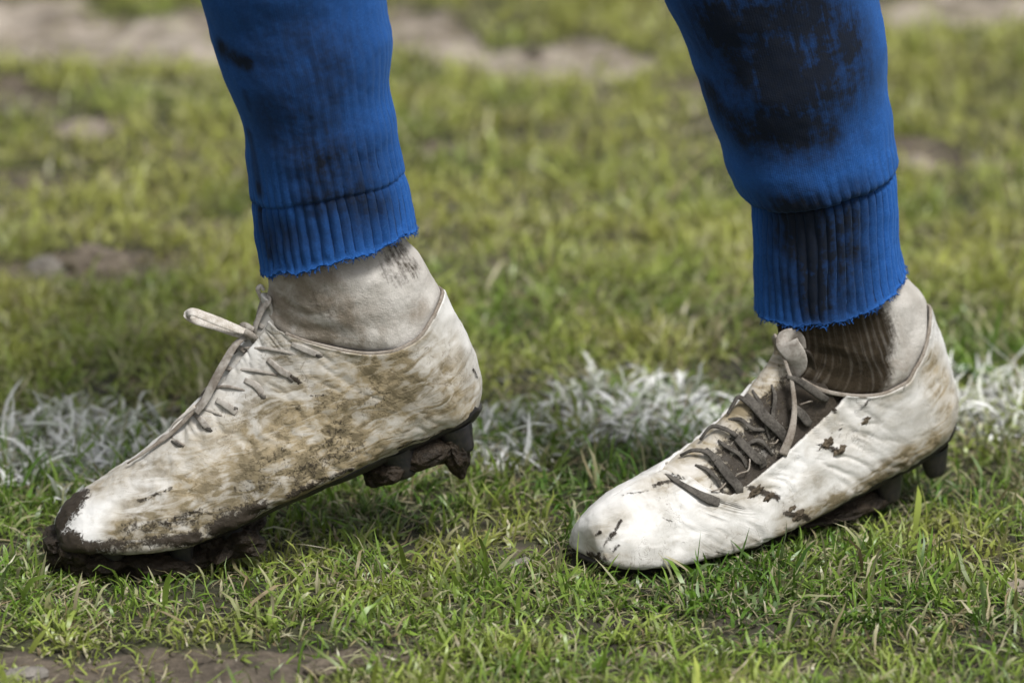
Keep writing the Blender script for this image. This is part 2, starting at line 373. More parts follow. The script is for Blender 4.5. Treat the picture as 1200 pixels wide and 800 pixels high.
# --- rear boot, nearly flat, toe turned to the camera
YR = R(34); oR = atg(687, 676)
TR = [(.003,.028),(.012,.041),(.029,.051),(.056,.059),(.081,.067),(.103,.079),(.125,.096),(.143,.113),(.153,.123),(.157,.130),(.159,.136),(.160,.141),(.160,.145),(.160,.149),(.160,.154),(.159,.164),(.156,.184)]
BR = [(.005,.017),(.009,.012),(.025,.008),(.055,.007),(.090,.008),(.125,.011),(.160,.016),(.196,.022),(.232,.028),(.266,.035),(.292,.045),(.303,.066),(.299,.090),(.289,.118),(.279,.142),(.268,.166),(.260,.192)]
WDR = [.010,.025,.037,.045,.048,.047,.043,.039,.037,.036,.036,.0355,.035,.0345,.034,.0345,.036]
rear = Foot(TR, BR, WDR, oR, YR, .006)
front.th0, rear.th0 = 3.8, 3.15; front.thr, rear.thr = (R(19), R(19)), (R(30), R(60))
for f_ in (front, rear): f_.prep()

front.col = np.array([8.9, 8.75, 8.7, 9.1, 9.9, 10.6, 11.28, 11.9, 12.5, 13.05, 13.5, 13.75, 13.8])     # collar line: ring index every 15 degrees
rear.col = np.array([9.0, 8.5, 8.2, 8.4, 9.1, 10.07, 11.03, 12.0, 12.8, 13.5, 13.9, 13.95, 13.9])
def collar(foot, th):
    a = np.abs((th+np.pi) % (2*np.pi)-np.pi)
    return catmull(foot.col[:, None], a/np.pi*12)[..., 0]
def throat(foot, v, k): return foot.thr[k]*sstep(foot.th0, foot.th0+1.2, v)
def build_upper(foot, name, stainL, mudL, parent, seed, crease):
    nv, nt = 190, 180
    s_ = np.linspace(0, 1, nv); j = np.linspace(0, 1, nt)
    S, J = np.meshgrid(s_, j, indexing='ij')
    v = S*9.; 
    for _ in range(4):                       # throat opening and collar line depend on each other
        t0, t1 = throat(foot, v, 0), throat(foot, v, 1); th = t0+(2*np.pi-t0-t1)*J
        v = (S**.85)*collar(foot, th)
    vf, tf = v.ravel(), th.ravel()
    P0 = foot.P(vf, tf)
    # leather relief: long creases over the flex, dents, bumps
    cr = np.zeros(len(P0))
    if crease:
        q = np.c_[vf*1.1, tf*2.2, 0*vf]
        rid = 1-np.abs(fbm(np.c_[vf*2.6+.8*vn(q, 1.3, seed), tf*1.1, 0*vf], 1.0, 3, seed))*2.2
        cr = np.clip(rid, 0, 1)**3*crease*sstep(1.5, 3.2, vf)*(1-sstep(8.5, 10.5, vf))
    off = .0022 + fbm(P0, 42, 3, seed+3)*.0016 + fbm(P0, 130, 3, seed+5)*.0006 - cr
    edge = 1-sstep(0, .03, 1-S.ravel()); off = off+edge*.0006
    thr = np.minimum(J, 1-J).ravel(); off = off+.0010*np.exp(-(thr/.02)**2)*sstep(4.6, 5.6, vf)
    mudv = stains(foot, P0, mudL, .0); off = off+np.clip(mudv, 0, 1)*(.0007+.0016*fbm(P0, 210, 3, seed+7))
    off = off*sstep(0, .5, vf+.1)
    V = foot.P(vf, tf, off)
    stain = stains(foot, P0, stainL, .2); mud = mudv
    uv = np.c_[P0[:,0]+P0[:,2]*.35, P0[:,2]-P0[:,0]*.2+tf*.01]
    o = mesh_np(name, V, grid_faces(nv, nt)[:, ::-1], mat=MB, parent=parent, attrs={'stain': stain, 'mud': mud}, uv=uv)
    bm = bmesh.new(); bm.from_mesh(o.data); bmesh.ops.remove_doubles(bm, verts=bm.verts, dist=2e-5)
    bmesh.ops.recalc_face_normals(bm, faces=bm.faces); bm.to_mesh(o.data); bm.free()
    md = o.modifiers.new('thickness', 'SOLIDIFY'); md.thickness = .0026; md.offset = -1
    return o, (vf, tf, V)
def place(o, foot):
    o.location = foot.o; o.rotation_euler = (0, 0, foot.yaw)

# ---- person first: body mesh, the clothes hang on it
ankL = front.world(((front.raw(np.array([15.]), np.array([0.]))+front.raw(np.array([15.]), np.array([np.pi])))/2))[0]
ankR = rear.world(((rear.raw(np.array([15.]), np.array([0.]))+rear.raw(np.array([15.]), np.array([np.pi])))/2))[0]
def skin_mesh(name, verts, edges, radii, root, mat):
    me = bpy.data.meshes.new(name); me.from_pydata(verts, edges, []); o = bpy.data.objects.new(name, me); col.objects.link(o)
    md = o.modifiers.new('skin', 'SKIN'); md.use_smooth_shade = True
    for i, r_ in enumerate(radii): me.skin_vertices[0].data[i].radius = (r_, r_)
    me.skin_vertices[0].data[root].use_root = True
    o.modifiers.new('sub', 'SUBSURF').levels = 2; o.modifiers['sub'].render_levels = 2
    dg = bpy.context.evaluated_depsgraph_get(); m2 = bpy.data.meshes.new_from_object(o.evaluated_get(dg)); bpy.data.objects.remove(o)
    m2.name = name; m2.materials.clear(); m2.materials.append(mat); o = bpy.data.objects.new(name, m2); col.objects.link(o); return o
def fw(foot, x, z, y=0): return tuple(foot.world(np.array([[x, y, z]]))[0])
kneeL = (ankL[0]-.078, ankL[1]-.02, ankL[2]+.395); kneeR = (ankR[0]-.075, ankR[1]-.01, ankR[2]+.395)
pel = (.045, (ankL[1]+ankR[1])/2, .985)
def lerp(a, b, t): return tuple(np.array(a)*(1-t)+np.array(b)*t)
hipL, hipR = (pel[0]-.005, pel[1]+.085, .93), (pel[0]+.01, pel[1]-.085, .92)
bv = [pel, hipL, lerp(hipL, kneeL, .5), kneeL, lerp(kneeL, ankL, .35), lerp(kneeL, ankL, .75), tuple(ankL), fw(front, .165, .100), fw(front, .07, .040),
      hipR, lerp(hipR, kneeR, .5), kneeR, lerp(kneeR, ankR, .35), lerp(kneeR, ankR, .75), tuple(ankR), fw(rear, .185, .070), fw(rear, .07, .032), (pel[0], pel[1], 1.10)]
be = [(0,1),(1,2),(2,3),(3,4),(4,5),(5,6),(6,7),(7,8),(0,9),(9,10),(10,11),(11,12),(12,13),(13,14),(14,15),(15,16),(0,17)]
br = [.11,.085,.072,.050,.050,.032,.022,.016,.010, .085,.072,.050,.050,.032,.022,.016,.010,.12]
person = skin_mesh('person', bv, be, br, 0, MSKIN)
tag(person, 'person striding left in muddy white boots and rolled-down mud-stained blue socks', 'person')
def child(o, foot=None):
    o.parent = person
    if foot is not None: place(o, foot)
    return o
sv = [(pel[0], pel[1], 1.06), pel, lerp(pel, hipL, .9), lerp(hipL, kneeL, .62), lerp(pel, hipR, .9), lerp(hipR, kneeR, .62)]
child(skin_mesh('shorts', sv, [(0,1),(1,2),(2,3),(1,4),(4,5)], [.13,.135,.115,.11,.115,.11], 1, MSHORT))

# stain maps: x1,y1,x2,y2 along the mark in the photo, radius in photo pixels, strength
L_stain = [(330,520,470,450,85,1.1),(300,560,420,520,70,1.2),(380,440,510,450,50,.95),(180,590,300,560,50,.95),(140,620,260,620,30,1.1),
           (200,540,330,470,60,.6),(480,470,550,465,55,.95),(380,400,330,410,34,.8),(480,520,545,485,36,.85),(110,560,200,545,30,.7),(330,585,420,550,34,1.2),(530,400,550,440,22,.55)]
L_mud = [(60,622,88,580,26,1.0),(62,642,80,642,24,1.2),(95,644,240,640,10,.95),(255,622,310,600,16,.9),(150,618,230,612,16,.5),(300,570,420,530,34,.42),(360,480,440,470,26,.36),(340,585,420,556,7,.7),(160,585,195,570,5,.62),
         (185,612,240,600,6,.62),(245,600,300,590,7,.5),(340,445,348,452,5,.8),(362,468,380,468,4,.6),(556,430,562,440,5,.8),(300,560,360,520,26,.34),(400,500,340,560,30,.36),
         (250,410,345,400,4,.2),(480,545,555,490,5,.65)]
R_stain = [(905,480,960,430,40,1.),(830,540,900,520,34,.7),(1095,430,1120,490,34,.85),(1020,575,1115,500,24,1.05),(930,625,1020,575,24,.9),(700,662,900,655,20,.65),
           (760,565,830,545,22,.7),(690,645,725,600,20,.55),(960,560,930,600,24,.5),(1040,470,1080,430,26,.45),(960,500,1010,520,36,.36),(780,610,900,620,80,.20),(1000,520,1080,500,70,.28),(840,590,900,570,22,.55)]
R_mud = [(699,650,716,622,5,1.0),(716,622,728,606,3,.9),(685,640,700,622,3,.85),(715,650,722,636,3,.7),(770,565,800,556,5,.7),(712,640,742,622,3,.45),(728,578,760,572,3,.55),(882,574,915,584,6,.85),(925,598,950,606,6,.85),(965,520,990,530,6,.85),(985,508,992,498,2.5,.7),
         (905,392,905,392,5,.3),(1005,485,1020,470,3,.7),(1016,488,1022,495,4,.75),(1060,458,1062,452,3,.6),(1118,478,1124,495,6,.4),(676,655,700,664,7,.7),(975,470,982,482,4,.8),
         (845,600,850,618,2.5,.5),(880,625,895,640,2.5,.5),(770,600,790,608,2,.45),(860,640,862,645,2,.5),(800,630,815,640,2,.42),(905,650,915,660,3,.45),(1085,470,1095,478,4,.35),
         (940,545,948,565,2.2,.6),(920,560,915,580,2.2,.55)]
bootF, gF = build_upper(front, 'boot', L_stain, L_mud, person, 11, .0011); place(bootF, front)
bootF['label'] = 'white boot caked in brown mud, heel lifted off the grass'
bootR, gR = build_upper(rear, 'boot', R_stain, R_mud, person, 23, .0014); place(bootR, rear)
bootR['label'] = 'cleaner white boot planted on the grass, dark muddy laces'

def build_sole(foot, parent, seed):
    nv, nt = 90, 34
    v = np.linspace(.7, 10.5, nv)[:, None]; hs_ = np.interp(v, [.7, 2, 5, 7, 9, 10, 10.3, 10.5], np.radians([26, 44, 44, 44, 42, 40, 38, 30]))
    th = np.pi+np.linspace(-1, 1, nt)[None, :]*hs_; V_, T_ = np.broadcast_to(v, th.shape).ravel(), th.ravel()
    P0 = foot.P(V_, T_); edge = np.abs(np.linspace(-1, 1, nt))[None, :]*np.ones((nv, 1))
    off = .0034-.0012*sstep(7, 9, V_)+.0010*fbm(P0, 70, 3, seed)-.0030*sstep(.80, 1, edge.ravel())
    o = mesh_np('outsole', foot.P(V_, T_, off), grid_faces(nv, nt), mat=MSOLE, parent=parent)
    bm = bmesh.new(); bm.from_mesh(o.data); bmesh.ops.recalc_face_normals(bm, faces=bm.faces); bm.to_mesh(o.data); bm.free()
    md = o.modifiers.new('thickness', 'SOLIDIFY'); md.thickness = .004; md.offset = 0
    # studs: tapered oval blades
    for (vv, side) in ((1.6,.0),(2.6,.55),(2.6,-.55),(4.0,.62),(4.0,-.62),(5.0,.5),(5.0,-.5),(8.2,.5),(8.2,-.5),(9.5,.42),(9.5,-.42)):
        p = foot.P(np.array([vv]), np.array([np.pi+side*.9]), np.array([.004]))[0]; n = foot.nrm(np.array([min(vv, 8.6)]), np.array([np.pi]))[0]
        ax = foot.raw(np.array([vv+.2]), np.array([np.pi]))[0]-foot.raw(np.array([vv-.2]), np.array([np.pi]))[0]; ax -= n*(ax@n); ax /= np.linalg.norm(ax); bx = np.cross(n, ax)
        a = np.linspace(0, 2*np.pi, 14, endpoint=False); rings = []
        for h, r1 in ((-.003, 1.25), (.001, 1.1), (.006, .92), (.0105, .80), (.0122, .66), (.0126, .3)):
            rings.append(p+n*h+np.outer(np.cos(a), ax)*.0078*r1+np.outer(np.sin(a), bx)*.0052*r1)
        Vs = np.concatenate(rings)
        if vv > 8: Vs = p+(Vs-p)*1.3
        k = len(Vs); Vs = np.r_[Vs, [rings[-1].mean(0)]]
        tr = [((5*14)+q, (5*14)+(q+1) % 14, k) for q in range(14)]
        mesh_np('stud', Vs, grid_faces(6, 14, True), np.array(tr), MSTUD, parent)
def blob(name, c, rad, seed, parent, mat, rot=0., amp=.35, sub=4, sc=1.2):
    bm = bmesh.new(); bmesh.ops.create_icosphere(bm, subdivisions=sub, radius=1)
    P = np.array([v.co[:] for v in bm.verts]); n = P.copy()
    d = 1+fbm(P+seed*3.7, sc, 4, seed)*amp*1.6+(1-np.abs(fbm(P+seed, sc*2.2, 3, seed+9))*2)*amp*.35
    P = n*d[:, None]*np.array(rad); c_, s_ = math.cos(rot), math.sin(rot)
    P = P@np.array([[c_, 0, -s_], [0, 1, 0], [s_, 0, c_]]).T + np.array(c)
    for v, p in zip(bm.verts, P): v.co = p
    me = bpy.data.meshes.new(name); bm.to_mesh(me); bm.free(); me.materials.append(mat)
    o = bpy.data.objects.new(name, me); col.objects.link(o)
    if parent: o.parent = parent
    return o
build_sole(front, bootF, 31); build_sole(rear, bootR, 32)
def lp(px, py, y=0.): a, z = l2(px, py); return np.array([a, y, z])
blob('mud_clump', lp(500, 522, 0), (.028, .023, .012), 3, bootF, MMUD, .42, .28)
blob('mud_clump', lp(450, 546, -.004), (.016, .020, .009), 4, bootF, MMUD, .3, .28)
blob('mud_clump', lp(531, 524, -.010), (.009, .012, .015), 5, bootF, MMUD, .3, .28)
blob('mud_clump', lp(118, 652, -.002), (.024, .022, .011), 6, bootF, MMUD, 0, .3)
blob('mud_clump', lp(185, 650, -.004), (.034, .024, .012), 7, bootF, MMUD, 0, .3)
blob('mud_clump', lp(262, 628, -.004), (.022, .026, .012), 8, bootF, MMUD, .35, .45)
blob('mud_clump', lp(78, 640, 0), (.013, .020, .014), 9, bootF, MMUD, 0, .4)
blob('mud_clump', np.array([.20, 0, .012]), (.045, .024, .009), 10, bootR, MMUD, .1, .4)
blob('mud_clump', np.array([.10, 0, .004]), (.06, .034, .008), 12, bootR, MMUD, 0, .3)
for (x, y, r_, sd_) in ((890,576,.0032,1),(905,581,.0026,2),(938,603,.003,3),(930,599,.002,6),(972,522,.0032,4),(988,529,.003,5),(1019,491,.0022,8)):
    blob('mud_clump', rear.pt(x, y, .0014), (r_*1.7, r_*.6, r_*.8), sd_+40, bootR, MSMEAR, .5, .6, 3, 2.)

# ---- tongues
def build_tongue(foot, parent, dark, top, seed):
    nv, nt = 70, 36; v = np.linspace(foot.th0-.1, top, nv)[:, None]; sc_ = np.interp(v, [foot.th0-.1, foot.th0+1.2, 8.2, 9.0, top], [.25, 1., 1., .62, .45])
    th = -(foot.thr[1]+R(10))*sc_+(foot.thr[0]+foot.thr[1]+R(20))*sc_*np.linspace(0, 1, nt)[None, :]; V_, T_ = np.broadcast_to(v, th.shape).ravel(), th.ravel(); P0 = foot.P(V_, T_)
    off = -.0030+fbm(P0, 60, 3, seed)*.0020+.0030*sstep(8.8, top, V_)
    dirt = np.clip(dark*(sstep(R(-2), R(-34), T_+.25*fbm(P0, 50, 3, seed+1))*.75*sstep(3.4, 5.0, V_)+.25*sstep(7, 8.5, V_)), 0, 1.2)
    o = mesh_np('tongue', foot.P(V_, T_, off), grid_faces(nv, nt), mat=MB, parent=parent, attrs={'stain': np.full(len(V_), .35+.5*dark), 'mud': dirt}, uv=P0[:, [0, 2]])
    md = o.modifiers.new('thickness', 'SOLIDIFY'); md.thickness = .003; md.offset = -1
    return o
build_tongue(front, bootF, 0., 10.4, 51); build_tongue(rear, bootR, 1., 10.6, 52)
# ---- collar lining bead, follows the collar line
for ft, bt, sd_ in ((front, bootF, 1), (rear, bootR, 2)):
    th = np.linspace(R(34), 2*np.pi-R(34), 90); cv = collar(ft, th)
    p = ft.P(cv+.02, th, np.full(90, .0012)); q = ft.nrm(cv, th)
    V_, Q_, T_ = ribbon(p, .0030, .0022, q, 240, 10)
    mesh_np('collar_lining', V_, Q_, T_, MLIN, bt)

# ---- white socks
def build_white_sock(foot, stainL, mudL, seed, label):
    nv, nt = 110, 150; v = np.linspace(7.5, 16, nv)[:, None]; th = np.linspace(0, 2*np.pi, nt, endpoint=False)[None, :]
    V_ = np.broadcast_to(v, (nv, nt)).ravel(); T_ = np.broadcast_to(th, (nv, nt)).ravel(); P0 = foot.P(V_, T_)
    cv = collar(foot, T_); under = sstep(cv+.3, cv-.6, V_)
    fold = np.sin((V_-cv)*5+fbm(P0, 25, 2, seed)*3)*.0009*np.exp(-np.clip(V_-cv, 0, 9)*.7)
    off = -.0006 - .0052*under - .008*sstep(14.4, 15.6, V_) + fbm(P0, 35, 3, seed)*.0016 + fbm(P0, 170, 2, seed+2)*.0004 + fold
    P = foot.P(V_, T_, off); rr = np.full_like(T_, .042)
    o = mesh_np('white_sock', P, grid_faces(nv, nt, True)[:, ::-1], mat=MWS, attrs={'stain': stains(foot, P0, stainL, .1), 'mud': stains(foot, P0, mudL, .15)},
                uv=np.c_[np.minimum(T_, 2*np.pi-T_)*.042, P0[:,2]])
    o['label'] = label; return child(o, foot)
build_white_sock(front, [(330,360,400,400,42,.95),(360,340,420,395,36,.9),(330,330,400,330,16,.8),(410,400,500,360,16,.7)],
                 [(470,300,490,310,22,.55),(460,318,475,322,20,.40),(478,285,486,290,22,.55),(350,318,470,290,12,.5),(375,350,400,385,26,.30)], 61, 'off-white sock above the boot with grey-brown smears')
build_white_sock(rear, [(905,400,1020,440,60,1.),(1030,430,1062,440,18,.8)],
                 [(915,385,1005,405,60,1.9),(930,430,1010,440,44,1.9),(895,375,930,410,34,1.7),(1030,380,1038,440,16,.9)], 62, 'white sock above the boot soaked dark brown at its side')

# ---- blue socks (rolled over the ankle, ribbed cuff)
def build_blue(name, rows, depth, Y, tilt, mudL, cuffrow, seed, label, ribfade, step):
    Fp = np.array([at(r_[0]+4, r_[1], Y) for r_ in rows]); Bp = np.array([at(r_[2]-4, r_[3], Y) for r_ in rows])
    D = np.asarray(depth)[:, None]; nv, nt = 290, 340; N = len(rows)
    # photo rows are denser near the hem, keep the sampling even along the leg
    fine = np.linspace(0, N-1, 900); zc = (catmull(Fp, fine)+catmull(Bp, fine))/2
    L = np.r_[0, np.cumsum(np.linalg.norm(np.diff(zc, axis=0), axis=1))]
    vis = np.linspace(0, 1, nv)**1.35*L[-1]; v1 = np.interp(vis, L, fine)
    v = np.broadcast_to(v1[:, None], (nv, nt)).ravel(); S = np.broadcast_to(vis[:, None], (nv, nt)).ravel()
    th = np.broadcast_to(np.linspace(0, 2*np.pi, nt, endpoint=False)[None, :], (nv, nt)).ravel()
    F_, B_, d = catmull(Fp, v), catmull(Bp, v), catmull(D, v)[:, 0]
    c, s = np.cos(th), np.sin(th); ctr = (F_+B_)/2
    ax = (F_-B_)/2; P = ctr+ax*c[:, None]; P[:,1] += d*s
    hemw = 1-sstep(0, .10, S); P[:,2] += tilt*d*s*hemw
    rad = ax*c[:, None]; rad[:,1] += d*s; rad /= np.linalg.norm(rad, axis=1)[:, None]
    scuff = np.interp(cuffrow, fine, L)
    line = scuff + .010*np.cos(th-np.pi)*0 + .003*fbm(np.c_[c, s, 0*c], 1.6, 2, seed)          # crease between leg and cuff
    dl = S-line
    ribs = np.sin(th*46+2.4*fbm(np.c_[c*2, s*2, S*22], 1., 3, seed+2)); back = sstep(.3, -.8, c)
    ribamp = np.where(dl < 0, .00135, .00085*np.exp(-np.clip(dl, 0, 1)/(ribfade*(.25+back))))
    ribamp = ribamp*(.75+.7*fbm(np.c_[c*5, s*5, S*40], 1., 2, seed+3))*(.25+.75*sstep(.001, .009, S)); off = ribs*ribamp
    off = off + step*np.exp(-(np.clip(dl, 0, 1)/.016)**1.3)*(dl > 0) - step*.55*np.exp(-((dl+.0015)/.0028)**2)   # overhanging roll + crease
    off = off + .0018*fbm(P, 22, 3, seed+4)+.0007*fbm(P, 80, 3, seed+5)
    fold = np.sin((S-scuff)*2*np.pi/.07+2.0*fbm(P, 7, 2, seed+6)+1.0*c); off = off+.0016*fold*sstep(.02, .05, dl)*(1-sstep(.2, .3, dl))
    # frayed, wavy hem
    hem = np.exp(-S/.0028); off = off+(.0016+.0010*fbm(np.c_[c, s, 0*s], 40, 2, seed+15))*hem
    P[:,2] += (fbm(np.c_[c, s, 0*s], 4.5, 3, seed+8)*.0030+fbm(np.c_[c, s, 0*s], 26, 2, seed+9)*.0010)*hem
    P = P+rad*off[:, None]
    mud = np.zeros(len(P)); X, Yp, Dp = proj(P)
    for (x1, y1, x2, y2, rx, k) in mudL:                                # marks as 3-D patches on the cloth
        a, b = [ctr_pt(P, X, Yp, Dp, *q) for q in ((x1, y1), (x2, y2))]
        mud = np.maximum(mud, k*(1-sstep(.05, 1.35, capsule(P, a, b, rx/1750.))))
    mud = mud*np.clip(1.02+.22*fbm(P, 34, 4, seed+21), .4, 1.3)
    mud = np.maximum(mud, .55*np.exp(-((dl+.001)/.003)**2)*sstep(-.2, .5, fbm(P, 20, 2, seed+12)+.2))
    mud = np.maximum(mud, (.55+.45*sstep(-.2, .4, fbm(P, 16, 2, seed+14)))*sstep(.1, -.9, ribs)*np.where(dl < 0, 1., np.exp(-np.clip(dl, 0, 1)/(ribfade*(.25+back))))*sstep(.001, .006, S))  # rib valleys darkened unevenly so that the ribs stand out
    o = mesh_np(name, P, grid_faces(nv, nt, True), mat=MBL, attrs={'mud': mud}, uv=np.c_[np.minimum(th, 2*np.pi-th)*.05, S])
    md = o.modifiers.new('thickness', 'SOLIDIFY'); md.thickness = .0022; md.offset = -1
    o['label'] = label; child(o)
    # loose threads along the hem
    parts = []; ring = P[:nt]; rn = rad[:nt]
    for k in range(520):
        i = random.randrange(nt); p = ring[i]+rn[i]*random.uniform(-.0002, .0009)+np.array([0, 0, random.uniform(-.0004, .002)])
        tdir = ring[(i+3) % nt]-ring[i]; tdir /= np.linalg.norm(tdir); ln = random.uniform(.0012, .0042)
        a1 = tdir*random.uniform(-1, 1)+rn[i]*random.uniform(.05, .5)+np.array([0, 0, random.uniform(-.9, .15)])
        a1 /= np.linalg.norm(a1); mid = p+a1*ln*.5+rn[i]*ln*.15; end = p+a1*ln+np.array([0, 0, random.uniform(-.3, .3)*ln])
        parts.append(ribbon([p, mid, end], random.uniform(.0003, .00065), .0004, [rn[i]]*2, 5, 4))
    V_, Q_, T_ = join(parts); fr = mesh_np('frayed_thread', V_, Q_, T_, MBL, o, attrs={'mud': np.zeros(len(V_))}); fr['kind'] = 'stuff'
    return o
def ctr_pt(P, X, Yp, Dp, px, py):
    d = np.hypot(X-px, Yp-py); k = np.where(d < d.min()+6)[0]; return P[k[np.argmin(Dp[k])]]
rowsL = [(309,318,487,270),(304,290,484,252),(301,262,479,230),(298,238,473,205),(294,214,469,184),(288,175,464,150),(277,125,460,100),(262,80,457,55),(246,40,454,20),(236,5,452,-20),(222,-60,450,-80),(205,-150,446,-160),(200,-260,430,-262),(205,-350,410,-345)]
depL = [.040,.040,.040,.041,.043,.046,.050,.053,.056,.058,.060,.062,.060,.055]
build_blue('blue_sock', rowsL, depL, ankL[1], -.12,
           [(320,50,380,90,105,.82),(345,150,390,200,90,.92),(345,60,360,110,34,.80),(400,170,380,230,60,.80),(370,240,420,235,50,.95),(258,58,285,75,20,1.2),(286,160,302,225,13,.95),(400,110,395,125,26,.75),
            (310,40,330,50,26,.75),(320,280,440,250,42,.9),(302,250,312,300,12,.95),(284,110,290,130,10,.8),(300,30,400,20,50,.4)], 3.25, 71,
           'blue ribbed sock on the front leg, lightly streaked with mud', .08, .0011)
rowsR = [(886,356,1060,320),(885,330,1056,298),(884,290,1051,262),(882,255,1049,222),(879,236,1047,200),(862,212,1046,178),(850,190,1045,148),(840,150,1043,110),(820,100,1038,60),(800,50,1034,15),(780,0,1030,-30),(755,-70,1022,-100),(740,-160,1010,-175),(745,-270,990,-275),(755,-340,975,-340)]
depR = [.042,.042,.043,.044,.047,.052,.054,.056,.060,.062,.064,.066,.065,.062,.058]
build_blue('blue_sock', rowsR, depR, ankR[1], .28,
           [(850,40,930,30,90,1.25),(900,80,960,100,110,1.35),(890,150,950,150,75,1.25),(830,110,870,160,36,1.1),(930,20,990,60,75,1.25),(985,178,1018,158,16,.6),(940,260,960,340,70,1.25),
            (1000,240,990,330,50,1.1),(910,260,915,340,40,.95),(860,60,900,20,70,1.2),(900,190,980,180,40,.6)], 4.3, 72,
           'blue ribbed sock on the rear leg, soaked dark with mud', .02, .0036)

# ---- laces
def lace_obj(name, segs, mat, parent):
    V_, Q_, T_ = join(segs); return mesh_np(name, V_, Q_, T_, mat, parent)
def on(foot, pts, wid, thk, lift=.0022, arch=.0, n=40):
    """lace lying over the boot between surface points (v, theta in degrees)"""
    pts = np.array(pts, float); t = np.linspace(0, len(pts)-1, n); q = catmull(pts, t); th = np.radians(q[:,1])
    lf = lift+arch*np.sin(np.linspace(0, np.pi, n)); lf[0] = lf[-1] = -.001
    p = foot.P(q[:,0], th, lf); nn = foot.nrm(q[:,0], th); return ribbon(p, wid, thk, nn, n, 10)
# rear boot: thick muddy laces crossing the tongue, near ends tucked in the eyelets
def rp(pts, wid, thk, offs, mat, name, foot=rear, parent=bootR):
    p = np.array([foot.pt(x, y, o_) for (x, y), o_ in zip(pts, np.broadcast_to(offs, len(pts)))]); nn = np.array([foot.nm(x, y) for x, y in pts])
    return ribbon(p, wid, thk, nn, seg=10)
dk = [rp([(776,550),(795,562),(818,575),(832,581),(843,585)], [.0025,.0035,.0055,.0072,.0066], .0014, [.001,.003,.0035,.0035,.001], 0, 0),
      rp([(826,522),(840,537),(854,554),(863,567),(869,575)], [.004,.006,.0068,.0072,.0062], .0014, [.001,.0032,.004,.004,.001], 0, 0),
      rp([(855,502),(870,517),(886,533),(895,541),(900,548)], [.004,.006,.0068,.007,.006], .0014, [.001,.0032,.004,.004,.001], 0, 0),
      rp([(866,456),(884,474),(904,494),(918,508),(926,520)], [.005,.0074,.0080,.0076,.006], .0014, [.001,.0034,.0045,.0045,.001], 0, 0),
      rp([(930,474),(940,484),(948,492),(953,498)], [.005,.0066,.0066,.005], .0014, [.003,.004,.004,.001], 0, 0),
      rp([(812,499),(832,500),(850,501),(862,508)], [.002,.003,.003,.003], .0018, [.002,.004,.004,.004], 0, 0),
      rp([(796,529),(812,527),(828,529),(838,538)], [.002,.003,.0034,.003], .0018, [.002,.004,.004,.004], 0, 0),
      rp([(838,468),(852,464),(868,466),(884,478)], [.002,.003,.0034,.003], .0018, [.002,.004,.004,.004], 0, 0)]
for pts in ([(880,452),(892,470),(898,492),(906,512)], [(845,486),(866,488),(886,500),(905,503)], [(838,512),(850,518),(868,530),(880,546)], [(905,446),(912,466),(910,490),(916,505)], [(815,540),(830,548),(842,560),(848,572)], [(868,520),(884,512),(898,520),(910,532)]):
    dk.append(rp(pts, [.0016, .0030, .0028, .0018], .0012, [.000, .0026, .0030, .000], 0, 0))
lace_obj('lace', dk, MLD, bootR)
lace_obj('lace_end', [rp([(911,392),(916,408),(923,430),(930,450),(931,478),(925,506),(920,534)], [.0022,.0024,.0026,.003,.0038,.0056,.0066], .0020, [.006,.008,.008,.008,.008,.008,.004], 0, 0)], MLIN, bootR)
lace_obj('lace_end', [rp([(922,437),(936,445),(950,453),(962,461),(974,470)], [.003,.0045,.006,.006,.004], .0024, [.008,.008,.007,.006,.003], 0, 0)], MLD, bootR)
for pts in ([(862,556),(868,552),(876,548),(881,540),(880,534)], [(835,573),(843,569),(852,563)], [(905,520),(910,517),(915,512)], [(942,475),(950,473),(956,468)]):
    lace_obj('loose_thread', [rp(pts, [.0010]*3, .0009, [.0022]+[.0046]*(len(pts)-2)+[.0028], 0, 0)], MLIN, bootR)
# folded pull tab on the rear tongue
tp = np.array([rear.P(np.array([v_]), np.array([R(a_)]), np.array([o_]))[0] for v_, a_, o_ in ((8.0, -26, .002), (8.8, -26, .007), (9.8, -22, .010), (10.8, -16, .010), (11.3, -15, .007), (11.0, -18, .002), (10.0, -22, .0005))])
tn = np.array([rear.nrm(np.array([10.]), np.array([R(-20)]))[0]]*len(tp))
lace_obj('pull_tab', [ribbon(tp, [.010, .014, .016, .017, .013], .0010, tn, 50, 10)], MTW, bootR)
# front boot: flatter whitish laces, bow standing clear of the instep
sg = [on(front, [(v0-.1, 40), (v0+.12, 24), (v0+.35, 0), (v0+.5, -16)], [.0024, .0034, .0036, .0030], .0010, .0016, .0004) for v0 in (4.2, 4.9, 5.6, 6.3, 7.0, 7.7)]
for pts in ([(176,516),(195,511),(214,519)], [(213,484),(233,479),(256,484)], [(238,456),(262,451),(290,459)], [(262,432),(290,430),(322,442)], [(284,408),(312,408),(346,420)]):
    sg.append(rp(pts, [.0016, .0022, .0016], .0012, [.0026, .0034, .0018], 0, 0, front, bootF))
for pts in ([(229,486),(236,494),(242,502)], [(252,467),(263,475),(273,483)], [(283,444),(297,453),(309,460)], [(310,424),(326,434),(340,446)], [(338,405),(356,412),(376,421)]):
    sg.append(rp(pts, [.0036, .0050, .0044], .0012, [.0030, .0036, .0016], 0, 0, front, bootF))
lace_obj('lace', sg, MTW, bootF)
for i, (x, y, dx, dy) in enumerate(((206,518,9,3),(240,501,8,4),(270,478,8,4),(308,459,9,2),(340,450,8,6),(372,420,10,4))):
    p = np.array([front.pt(x-dx*.8, y-dy*.8, .0022), front.pt(x, y, .0026), front.pt(x+dx*.5, y+dy*.5, .0012)]); nn = np.array([front.nm(x, y)]*3)
    lace_obj('eyelet_loop', [ribbon(p, [.0012, .0026, .0020], .0009, nn)], MLD, bootF)
kz = -.004
